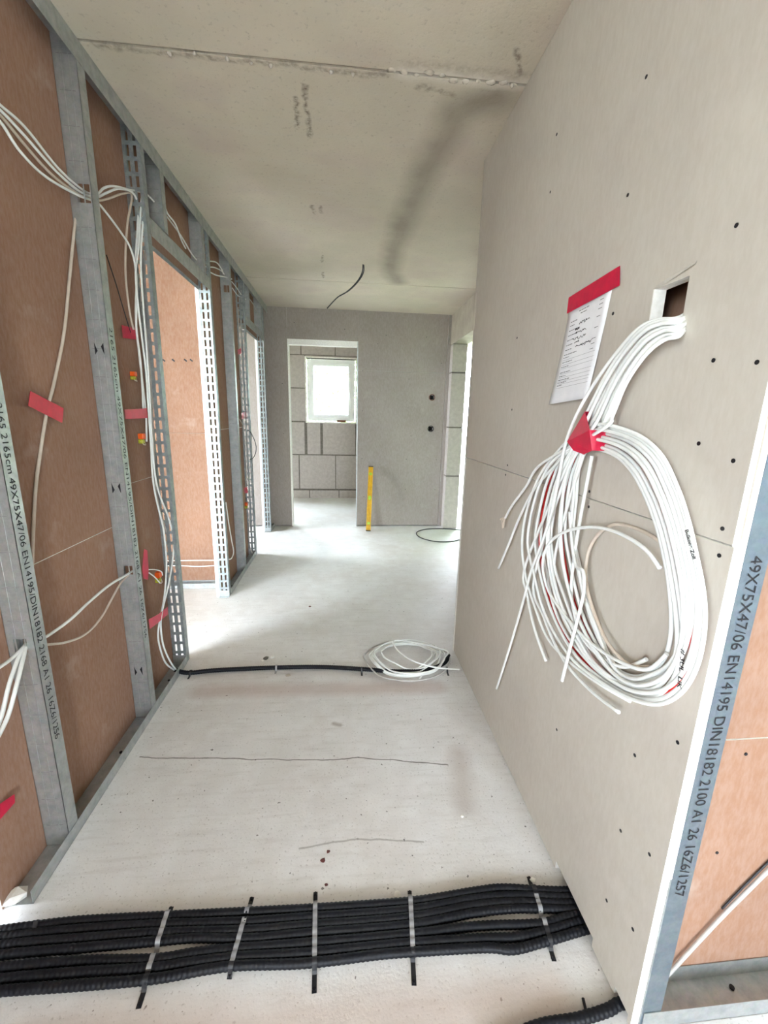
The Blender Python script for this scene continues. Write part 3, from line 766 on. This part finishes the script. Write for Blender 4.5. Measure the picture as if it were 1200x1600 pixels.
for v, u0, u1 in ((.05,.3,.55),(.08,.35,.5),(.13,.12,.30),(.17,.12,.24),(.22,.12,.35),(.27,.12,.3),(.32,.12,.32),(.37,.12,.3),(.42,.12,.3),(.47,.12,.45),(.50,.12,.28),(.55,.12,.38),(.60,.12,.33),(.66,.12,.40),(.70,.12,.30),(.74,.12,.42),(.77,.12,.36),(.80,.12,.26)):
    u = u0
    while u < u1:
        l = rp.uniform(.02, .06); dash(b, u, min(u+l, u1), v, .008); u += l + .012
for v in (.53, .58, .62, .68, .72, .76, .79, .83): dash(b, .12, .92, v, .0022)
dash(b, .70, .71, .04, .001)
for v in (.05, .09, .13, .2, .3, .4, .45, .5): dash(b, .78, .86, v, .006)
b.build('printed_lines', 'print', e)['kind'] = 'stuff'
b = MB()
def scrib(b, u0, u1, v, amp, seed):
    r_ = random.Random(seed); pts = []
    n_ = 14
    for k in range(n_+1):
        pts.append(sheet(u0 + (u1-u0)*k/n_ + r_.uniform(-.008, .008), v + r_.uniform(-amp, amp), .0012))
    b.tube(crom(pts, 3), .0007, 4)
for a in ((.38,.62,.185,.016,1),(.30,.40,.235,.012,2),(.30,.58,.275,.012,3),(.26,.60,.335,.016,4),(.34,.46,.372,.008,5),(.40,.80,.415,.014,6),(.42,.78,.425,.012,7)): scrib(b, *a)
b.build('handwriting', 'ink', e)['kind'] = 'stuff'
def tape_px(px, ax, c, lab, d=(-.0009, 0, 0), mat='tape'):
    o = MB().prism([on(p[0], p[1], ax, c if len(p) < 3 else p[2]) for p in px], d).build('red_tape_strip', mat)
    return tag(o, lab, 'tape', 'red tape strips')
tape_px([(889,465),(969,415),(968,446),(886,490)], 'x', XR - .0035, 'wide red tape strip holding the paper sheet on the right wall')

# ------------------------------------------------------------------ cables of the left wall
XC = -.955
GL = 'white cables in the left stud wall'
def lc(px, lab, c=XC, r=.0044, mat='white', g=GL, sub=6):
    return cable('wall_cable', pxs(px, 'x', c), r, mat, lab, g, sub, 7)
lc([(-30,138),(0,164),(40,200),(90,262),(128,296),(150,304),(162,294),(178,291,-.945),(204,297),(222,300),(232,306),(250,326),(268,348),(285,372),(302,400),(320,416),(335,418),(347,424),(352,432)], 'topmost white cable entering at upper left and running over the first doorway')
lc([(-30,150),(0,172),(40,214),(88,268),(126,300),(150,308),(165,302),(185,295),(208,302),(216,330,-.95),(212,400),(213,440),(212,500),(218,560),(224,610),(228,650),(229,690)], 'white upper left cable turning down beside the slotted post to the lower red tape', -.95)
lc([(-30,160),(0,180),(35,222),(80,272),(122,303),(150,313),(170,310),(190,303),(206,305),(199,350),(196,400),(197,440),(203,490),(209,515)], 'cream upper left cable dropping in the widest bow beside the slotted post', -.96, mat='cream')
lc([(-30,172),(0,190),(30,235),(70,275),(118,303),(150,316),(164,330),(188,362),(204,388),(212,420),(214,460),(213,510),(219,560),(222,600),(224,640)], 'lowest white upper left cable slanting down past the second stud', -.945)
lc([(222,302),(219,340),(217,380),(212,430),(216,480),(222,530),(228,580),(232,640),(236,700),(238,740),(243,775),(252,812),(256,832),(260,880),(257,930),(251,962),(247,990),(250,1012),(259,1036),(274,1048)], 'long white cable beside the slotted post down into the black floor conduit', -.94)
lc([(226,306),(223,350),(220,410),(224,480),(230,560),(234,620),(237,680),(242,740),(250,775),(262,805),(269,832),(271,862),(266,900),(259,932),(252,962),(252,990),(257,1014),(268,1037),(277,1048)], 'second long white cable beside the slotted post entering the black floor conduit', -.932)
lc([(228,310),(226,400),(228,500),(236,600),(240,700),(244,770),(254,812),(262,842),(266,880),(265,920)], 'grey cable half hidden behind the long white pair at the post', -.962, mat='greycab')
lc([(256,318),(262,334),(274,350),(283,374),(290,388)], 'short white cable bow above the header of the first doorway', -.93)
lc([(326,408),(338,410),(346,420),(349,428)], 'small white cable loop beyond the first doorway, upper one', -.94)
lc([(326,424),(338,430),(352,433),(362,436)], 'small white cable loop beyond the first doorway, lower one', -.935)
lc([(362,440),(370,450),(378,462),(384,468)], 'thin white cable bow over the bay before the second doorway', -.94, r=.004)
lc([(363,450),(372,462),(380,464),(386,462)], 'second thin white cable bow over the bay before the second doorway', -.95, r=.004)
lc([(389,466),(396,476),(402,488),(404,492)], 'thin white cable bow over the second doorway', -.94, r=.004, mat='greycab')
lc([(122,308),(116,360),(108,440),(100,520),(84,600),(74,640),(64,700),(56,760),(52,830),(50,890)], 'cream cable hanging down the brown board under a red tape', -.983, .0050, 'cream', None)
lc([(166,398),(180,440),(192,480),(204,520)], 'thin dark cable slanting across the brown board by the second stud', -.975, .0022, 'black', None)
lc([(206,893),(198,898,-.942),(170,915),(140,940),(110,968),(80,990),(62,1000),(45,1006)], 'thicker white cable spanning between the two nearest left studs', -.948, .005, g='white cables low between studs')
lc([(202,897,-.945),(188,912),(175,935),(158,965),(135,990),(105,1003),(75,1007),(46,1008)], 'thinner white cable sagging between the two nearest left studs', -.956, .0042, 'cream', g='white cables low between studs')
lc([(40,1007),(30,1018,-.945),(12,1034,-.94),(-12,1050,-.93)], 'white cable from the nearest stud hole bending left out of view', -.95, .005, g='white cables at the nearest stud hole')
lc([(40,1009),(28,1030,-.935),(14,1070,-.92),(2,1120,-.91),(-10,1150,-.905)], 'white cable from the nearest stud hole hanging left, middle one', -.95, .0055, g='white cables at the nearest stud hole')
lc([(41,1008),(36,1030,-.925),(26,1070,-.90),(12,1120,-.895),(-8,1160,-.89)], 'white cable from the nearest stud hole hanging left, frontmost one', -.945, .0055, g='white cables at the nearest stud hole')
# bays further back
lc([(353,785),(357,815),(362,845),(365,862),(362,872),(358,874)], 'white cable hanging in the bay behind the pale slotted post', -.94, .0045)
lc([(376,500),(378,560),(381,620),(385,680),(388,740),(390,800),(389,840),(393,862),(398,862),(399,840)], 'thin white cable looped by the post of the second doorway', -.93, .0035, 'greycab')
lc([(372,480),(374,560),(378,640),(383,700),(386,760)], 'grey cable behind the stud between the left doorways', -.955, .0045, 'greycab')
lc([(387,672),(392,676),(399,692),(400,705),(396,715),(390,718)], 'black cable loop poking out beside the second left doorway', -.905, .004, 'black', None)
lc([(374,655),(380,665),(384,672)], 'bare wire end in the bay before the second doorway', -.93, .0025, 'cream', None)
lc([(300,872),(335,873)], 'x') if False else None
for i, (y_, lab) in enumerate(((876, 'upper white cable running low along the partition beyond the first doorway'), (884, 'lower white cable running low along the partition beyond the first doorway'))):
    pts = [on(240, y_+1, 'y', PY - .012), on(275, y_, 'y', PY - .010), on(310, y_ + (1 if i else -.5), 'y', PY - .012), on(345, y_ - (1 if i else .5), 'y', PY - .010)]
    pts[0].x = -1.9; cable('wall_cable', pts, .0045, 'white', lab, 'low cables beyond the first doorway')

# red tapes of the left wall
def tl(px, lab, c=-.976, d=(.0009, 0, 0)): return tape_px(px, 'x', c, lab, d)
tl([(47,611),(99,638),(97,661),(44,634)], 'red tape across the cream hanging cable on the brown board', -.975)
tl([(190,508),(214,514),(217,531),(192,528)], 'uppermost red tape beside the slotted post')
tl([(194,640),(229,638),(231,653),(196,655)], 'middle red tape beside the slotted post, above a connector', -.935)
tl([(232,968),(247,960),(262,948),(262,960),(248,972),(234,983)], 'lowest red tape holding the cable pair above the floor conduit', -.93)
tl([(225,858),(230,860),(232,890),(231,906),(224,904),(222,888)], 'upright red tape at the cable hole of the second stud', -.93)
tl([(0,1256),(22,1241),(23,1254),(0,1280)], 'red tape scrap low on the board at the left edge', -.976)
tl([(371,546),(377,544),(378,552),(372,554)], 'tiny red tape between the left doorways, upper one', -.94)
tl([(377,645),(384,643),(385,653),(378,655)], 'tiny red tape between the left doorways, middle one', -.94)
tl([(381,762),(386,761),(387,770),(382,771)], 'tiny red tape between the left doorways, lower one', -.94)
# connectors
def connector(px, py, s, lab, c=-.945):
    p = on(px, py, 'x', c); e = tag(empty('wire_connector', p), lab, 'connector', 'orange and green wire connectors')
    MB().box(p.x-.012, p.x+.012, p.y-.014*s, p.y+.014*s, p.z, p.z+.026*s).build('lever_block', 'orange', e, bevel=.003)
    MB().box(p.x-.010, p.x+.010, p.y-.020*s, p.y+.006*s, p.z-.020*s, p.z-.001).build('wire_grip', 'lime', e, bevel=.003)
    MB().tube(crom([p + Vector((0, -.02*s, -.01*s)), p + Vector((.01, -.005, -.026*s)), p + Vector((.008, .012*s, -.026*s)), p + Vector((0, .018*s, -.012*s))], 5), .002, 6).build('wire_end', 'cream', e, smooth=True)
connector(209, 588, .8, 'dim yellow green connector under the uppermost red tape', -.975)
connector(222, 686, 1.0, 'orange and green connector under the middle red tape')
connector(248, 902, 1.15, 'bright orange connector beside the second stud')
connector(385, 790, 1.2, 'small orange connector between the two left doorways', -.935)
lc([(232,890),(242,890),(252,893),(254,899)], 'short white wire bent over the bright orange connector', -.93, .0028, g=None)
lc([(233,895),(242,902),(250,911)], 'short white wire slanting across the bright orange connector', -.922, .0028, g=None)

# ------------------------------------------------------------------ conduits on the floor
def conduit(pts, r, lab, group, pitch=.0032):
    P_ = resample(crom(pts, 10), pitch)
    o = MB().tube(P_, r, 10, rf=lambda i, K: r if (i//2) % 2 else r*.91).build('floor_conduit', 'conduit', smooth=True)
    return tag(o, lab, 'conduit', group)
k = 520/1200
L_ = lambda a: (a[0]*k, 1340 + a[1]*k); R_ = lambda a: (480 + a[0]*k, 1340 + a[1]*k)
CON = [
 ([(120,246),(300,226),(600,210),(900,195)], [(0,184),(370,158),(600,122),(700,110),(820,116),(925,120)]),
 ([(100,275),(300,256),(560,240),(900,229)], [(0,214),(370,187),(600,148),(760,136),(938,142)]),
 ([(80,307),(300,290),(560,270),(900,260)], [(0,243),(370,214),(600,172),(760,160),(948,165)]),
 ([(60,345),(300,325),(560,302),(700,290),(900,291)], [(0,272),(370,242),(600,200),(760,184),(955,186)]),
 ([(20,395),(300,372),(560,365),(700,343),(870,325)], [(0,308),(370,275),(600,248),(800,240),(860,235),(975,203)]),
 ([(10,437),(300,412),(560,396),(700,376),(870,356)], [(0,343),(370,307),(640,291),(760,286),(870,262),(984,230)]),
 ([(-10,482),(300,460),(560,436),(750,402),(870,388)], [(0,380),(250,350),(370,340),(640,325),(740,332),(850,305),(996,262)]),
]
RC = .0118
LABC = ['topmost black floor conduit of the seven, farthest from the viewer', 'second black floor conduit from the far side of the seven', 'third black floor conduit from the far side of the seven', 'fourth and middle black floor conduit of the seven',
        'third black floor conduit from the near side of the seven', 'second black floor conduit from the near side of the seven', 'lowest black floor conduit of the seven, nearest the viewer']
CP = []
for i, (a, b_) in enumerate(CON):
    pp = [L_(q) for q in a] + [R_(q) for q in b_]
    P_ = [on(q[0], q[1], 'z', RC + .001) for q in pp]
    f, l = P_[0], P_[-1]
    P_ = [Vector((-1.12, f.y - .012 + .008*(3-i)*.5, f.z)), Vector((-.98, f.y - .004, f.z))] + P_
    P_ = P_[:-1] + [Vector((XR - .004, l.y, l.z)), Vector((XR + .06, l.y + .004, l.z))]
    CP.append(crom(P_, 10)); conduit(P_, RC, LABC[i], 'row of floor conduits')
P_ = [on(760,1640,'z',RC), on(840,1604,'z',RC), on(905,1592,'z',RC), on(950,1578,'z',RC)]
P_ += [Vector((XR - .002, .680, RC + .001)), Vector((XR + .06, .684, RC + .001))]
conduit(P_, RC + .001, 'single black conduit at the bottom edge running under the right wall', None)
def strap(a, b_, lab, ends=(.05, .05), w=.0125):
    A, B = on(a[0], a[1], 'z', .002), on(b_[0], b_[1], 'z', .002)
    d = (B - A); L = d.length; d.normalize(); s_ = Vector((-d.y, d.x, 0))
    e = tag(empty('hold_down_strap', (A + B)/2), lab, 'strap', 'hold-down straps over the floor conduits')
    n_ = 90; hs = []
    for i in range(n_+1):
        p = A + d*(L*i/n_); h = .0012
        for c in CP:
            best = min(c, key=lambda q: (q.x-p.x)**2 + (q.y-p.y)**2); dist = math.hypot(best.x-p.x, best.y-p.y)
            if dist < RC: h = max(h, RC + .001 + math.sqrt(RC*RC - dist*dist) + .0012)
        hs.append(h)
    for _ in range(3): hs = [hs[0]] + [max(hs[i], (hs[i-1]+hs[i+1])/2) for i in range(1, n_)] + [hs[-1]]
    def strip(i0, i1, nm, mat):
        b = MB()
        for i in range(i0, i1+1):
            p = A + d*(L*i/n_); 
            for sg, zz in ((-1, 0), (1, 0), (1, .0015), (-1, .0015)): q = p + s_*w*sg*.5; b.v.append((q.x, q.y, hs[i] + zz))
        for i in range(i1-i0):
            for k2 in range(4): l = (k2+1) % 4; b.face((i*4+k2, i*4+l, i*4+4+l, i*4+4+k2))
        b.face((0, 3, 2, 1)); nn = (i1-i0)*4; b.face((nn, nn+1, nn+2, nn+3)); b.build(nm, mat, e)
    i0, i1 = int(n_*ends[0]), int(n_*(1-ends[1]))
    if i0 > 0: strip(0, i0, 'strap_end', 'black')
    strip(i0, i1, 'band', 'strap')
    strip(i1, n_, 'strap_end', 'black')
    for q in (A + d*.006, B - d*.006): MB().tube([(q.x, q.y, .003), (q.x, q.y, .008)], .004, 8).build('nail', 'screw', e)
strap((268,1417), (216,1576), 'hold-down strap slanting across the conduits, leftmost of five', (.06, .28))
strap((394,1402), (358,1530), 'hold-down strap slanting across the conduits, second from left', (.10, .12))
strap((493,1394), (491,1552), 'hold-down strap straight across the conduits, middle of five', (.10, .26))
strap((640,1392), (647,1540), 'hold-down strap straight across the conduits, second from right', (.05, .30))
strap((826,1370), (866,1502), 'dark hold-down strap by the right wall, rightmost of five', (.30, .30))
o = MB().tube([on(911,1560,'z',.006), on(918,1590,'z',.006)], .004, 6).build('hold_down_peg', 'black'); tag(o, 'small black peg holding the single conduit at the bottom edge', 'peg')
o = MB().prism([on(52,1440,'z',.03), on(60,1436,'z',.03), on(56,1452,'z',.02), on(50,1452,'z',.02)], (0, 0, -.004)).build('hold_down_peg', 'black'); tag(o, 'short black peg beside the conduits at the left wall', 'peg')

# middle conduit
RM = .0125
P_ = [on(273,1046,'z',.028), on(284,1050,'z',.017), on(300,1051,'z',RM), on(340,1047,'z',RM), on(430,1043,'z',RM), on(500,1042,'z',RM), on(560,1045,'z',RM), on(620,1049,'z',RM), on(668,1046,'z',RM), on(694,1036,'z',RM+.01), on(701,1024,'z',.034)]
conduit(P_, RM, 'black conduit lying across the floor at mid corridor', None)
for i, (px, lab) in enumerate(((298, 'small black clip on the mid corridor conduit by the slotted post'), (432, 'small grey clip on the mid corridor conduit beside the crumbs'), (565, 'small black clip on the mid corridor conduit left of the cable coil'), (698, 'small black clip at the right end of the mid corridor conduit'))):
    py = {298: 1051, 432: 1043, 565: 1046, 698: 1046}[px]
    c = on(px, py, 'z', RM); b = MB(); w_ = .005
    arc = [(-.045, .002), (-.02, .002)] + [((RM+.0012)*math.cos(a), RM + (RM+.0012)*math.sin(a)) for a in [math.pi*(1 - t/8) for t in range(9)]] + [(.016, .002)]
    for y_, z_ in arc:
        b.v += [(c.x - w_, c.y + y_, z_), (c.x + w_, c.y + y_, z_), (c.x + w_, c.y + y_*1.03, z_ + .0014), (c.x - w_, c.y + y_*1.03, z_ + .0014)]
    for j in range(len(arc)-1):
        for k2 in range(4): l = (k2+1) % 4; b.face((j*4+k2, j*4+l, j*4+4+l, j*4+4+k2))
    tag(b.build('conduit_clip', 'strap' if i == 1 else 'black'), lab, 'clip', 'clips on the mid corridor conduit')
# cable coil on the floor
rnd = random.Random(21); pts = []
cx, cy = .375, 2.235
turns = [(.235,.200,0,0),(.205,.175,-.01,.0),(.225,.165,.005,-.02),(.175,.145,.0,.005),(.245,.19,-.015,-.015),(.145,.12,.0,.02),(.19,.165,.02,.01)]
for ti, (rx, ry, ox, oy) in enumerate(turns):
    nx = turns[(ti+1) % len(turns)]
    for k2 in range(14):
        t = k2/14; a = 2*math.pi*t + .5
        q = [u + (v-u)*t for u, v in zip((rx, ry, ox, oy), nx)]
        x, y = cx + q[2] + q[0]*math.cos(a), cy + q[3] + q[1]*math.sin(a)
        z = .006 + .0062*ti*.55
        if abs(y - 2.19) < .07: z = max(z, .031 + .003*ti)
        pts.append(Vector((x, y, z)))
pts += [on(622,1000,'z',.05), on(618,1012,'z',.055), on(640,1030,'z',.058), on(668,1040,'z',.055), on(690,1044,'z',.045), on(718,1046,'z',.03)]
pts[0:0] = [on(655,1062,'z',.006)]
o = MB().tube(crom(pts, 5), .0046, 7).build('cable_coil', 'white', smooth=True)
tag(o, 'loose coil of white cable lying on the floor against the right wall', 'cable coil')
b = [Vector((cx + .26*math.cos(a) , cy - .005 + .215*math.sin(a), .03 if abs(cy + .215*math.sin(a) - 2.19) < .08 else .006)) for a in [2*math.pi*i/16 for i in range(16)]]
o = MB().tube(crom(b, 5, True), .0046, 7, closed=True).build('cable_coil', 'greycab', smooth=True); tag(o, 'grey outer cable ring around the white floor coil', 'cable coil')

# dark cable loop by the end wall, ceiling cable, spirit level
cable('floor_cable', [on(722,828,'z',.006), on(690,826,'z',.006), on(665,827,'z',.006), on(651,832,'z',.006), on(657,840,'z',.006), on(680,846,'z',.006), on(705,846,'z',.006), on(722,842,'z',.006)], .006, 'black', 'dark cable loop on the floor by the end wall')
c0 = on(567,413,'z',CEIL)
hang = [c0 + Vector((0, 0, .02)), on(566,425,'y',3.86), on(558,440,'y',3.88), on(543,455,'y',3.90), on(527,465,'y',3.92), on(511,482,'y',3.94)]
o = cable('ceiling_cable', hang, .0048, 'black', 'black cable end hanging from the concrete ceiling')
MB().tube(crom([p + Vector((.012 if 0 < i < 4 else .004, .004, .006)) for i, p in enumerate(hang[:5])], 7), .0045, 6).build('second_strand', 'black', o, smooth=True)
A = Vector((.300, 5.115, .0)); B = Vector((.337, 5.352, .800)); ax = (B-A); Ln = ax.length; ax.normalize()
sd = Vector((1, 0, 0)); sd = (sd - ax*sd.dot(ax)).normalized(); fr = ax.cross(sd).normalized()
e = tag(empty('spirit_level', A), 'yellow spirit level leaning on the end wall', 'spirit level')
lift = fr*0
def lv(t0, t1, wx, wy, off, mat, nm):
    c = A + ax*((t0+t1)/2*Ln) + Vector((0, 0, .008)) + fr*off
    return MB().obox(c, sd*wx, fr*wy, ax*((t1-t0)/2*Ln)).build(nm, mat, e, bevel=.002)
lv(.01, .99, .027, .004, 0, 'yellow', 'web'); lv(.01, .99, .0045, .011, 0, 'yellow', 'rib')
for s_ in (-1, 1):
    c = A + ax*(.5*Ln) + Vector((0, 0, .008)) + sd*.027*s_
    MB().obox(c, sd*.002, fr*.011, ax*(.49*Ln)).build('rail', 'yellow', e, bevel=.001)
lv(0, .012, .030, .012, 0, 'black', 'end_cap'); lv(.988, 1, .030, .012, 0, 'black', 'end_cap')
lv(.48, .54, .018, .012, 0, 'vial', 'vial'); lv(.86, .90, .018, .012, 0, 'vial', 'vial'); lv(.10, .14, .018, .012, 0, 'vial', 'vial')

# diagonal pale cable and thin dark line in front of the brown board at lower right
cable('wall_cable', [on(1042,1525,'y',.707), on(1085,1478,'y',.708), on(1130,1430,'y',.708), on(1170,1390,'y',.707), on(1230,1330,'y',.706)], .0048, 'greycab', 'pale cable slanting across the brown board at lower right')
cable('wall_cable', [on(1128,1420,'y',.7135), on(1165,1382,'y',.7135), on(1230,1318,'y',.7135)], .0025, 'black', 'thin dark line slanting above the pale cable at lower right')  # thin dark line, built as a black tube

# ------------------------------------------------------------------ crumbs and flakes on the floor
def crumb(px, py, r, lab, mat='plaster', g='crumbs on the floor', seed=0, flat=.6):
    p = on(px, py, 'z', 0); o = MB().lump((p.x, p.y, r*flat*.75), r, seed, 0, flat).build('floor_crumb', mat); tag(o, lab, 'crumb', g)
crumb(416,1030,.016,'pale mortar crumb behind the mid corridor conduit, larger','mortar',seed=1); crumb(425,1028,.012,'pale mortar crumb behind the mid corridor conduit, smaller','gypsum',seed=2)
crumb(410,1033,.009,'small white crumb at the left of the mortar crumbs','gypsum',seed=3)
crumb(722,1276,.006,'white crumb near the right wall on the open floor','gypsum',seed=4)
crumb(621,1399,.010,'white crumb against the far conduit, middle of the row','gypsum',seed=5); crumb(832,1376,.009,'white crumb beside the rightmost strap','gypsum',seed=6)
crumb(513,1331,.007,'brown flake on the open floor, upper one','dirt',seed=7,flat=.3); crumb(504,1345,.008,'brown flake on the open floor, lower one','dirt',seed=8,flat=.3)
crumb(484,948,.010,'dark crumb on the bright floor beyond the conduit','dirt',seed=9,flat=.4); crumb(510,1383,.005,'dark crumb just behind the middle strap','dirt',seed=10,flat=.4)
crumb(24,1404,.030,'white plaster lump at the near end of the left floor channel','gypsum',seed=11,flat=.5)
crumb(450,1056,.013,'flat pale crumb in front of the mid corridor conduit','plaster',seed=12,flat=.3)

# ------------------------------------------------------------------ greenery outside
def hedge(name, lab, c, s, n_, seed):
    r_ = random.Random(seed); b = MB()
    for i in range(n_):
        p = Vector((c[0] + r_.uniform(-1, 1)*s[0], c[1] + r_.uniform(-1, 1)*s[1], c[2] + r_.random()**.8*s[2]))
        a = Vector((r_.uniform(-1, 1), r_.uniform(-1, 1), r_.uniform(-.6, .6))).normalized()*r_.uniform(.05, .11); q = a.orthogonal().normalized()*r_.uniform(.03, .06)
        k2 = len(b.v); b.v += [tuple(p - a), tuple(p + q), tuple(p + a), tuple(p - q)]; b.face((k2, k2+1, k2+2, k2+3))
    o = b.build(name, 'leaf'); tag(o, lab, 'foliage', kind='stuff')
hedge('hedge_foliage', 'bright green leaves outside the small back window', (-.6, 12.5, -.2), (3.5, .8, 4.2), 5200, 1)
hedge('hedge_foliage', 'green leaves added outside the right hand doorway to cut sky light', (2.9, 4.0, -.2), (.45, 3.2, 4.6), 7000, 2)  # tall hedge added to cut sky light reaching the end wall
hc = MB()  # solid lumps added inside the hedge to block sky light
for i in range(6): hc.lump((3.1, 1.5 + i*.95, 1.8), .8, 90+i, 0, 2.9)
tag(hc.build('hedge_sky_blocker', 'leaf'), 'unseen solid core added in the doorway hedge to block sky light', 'foliage', kind='stuff')
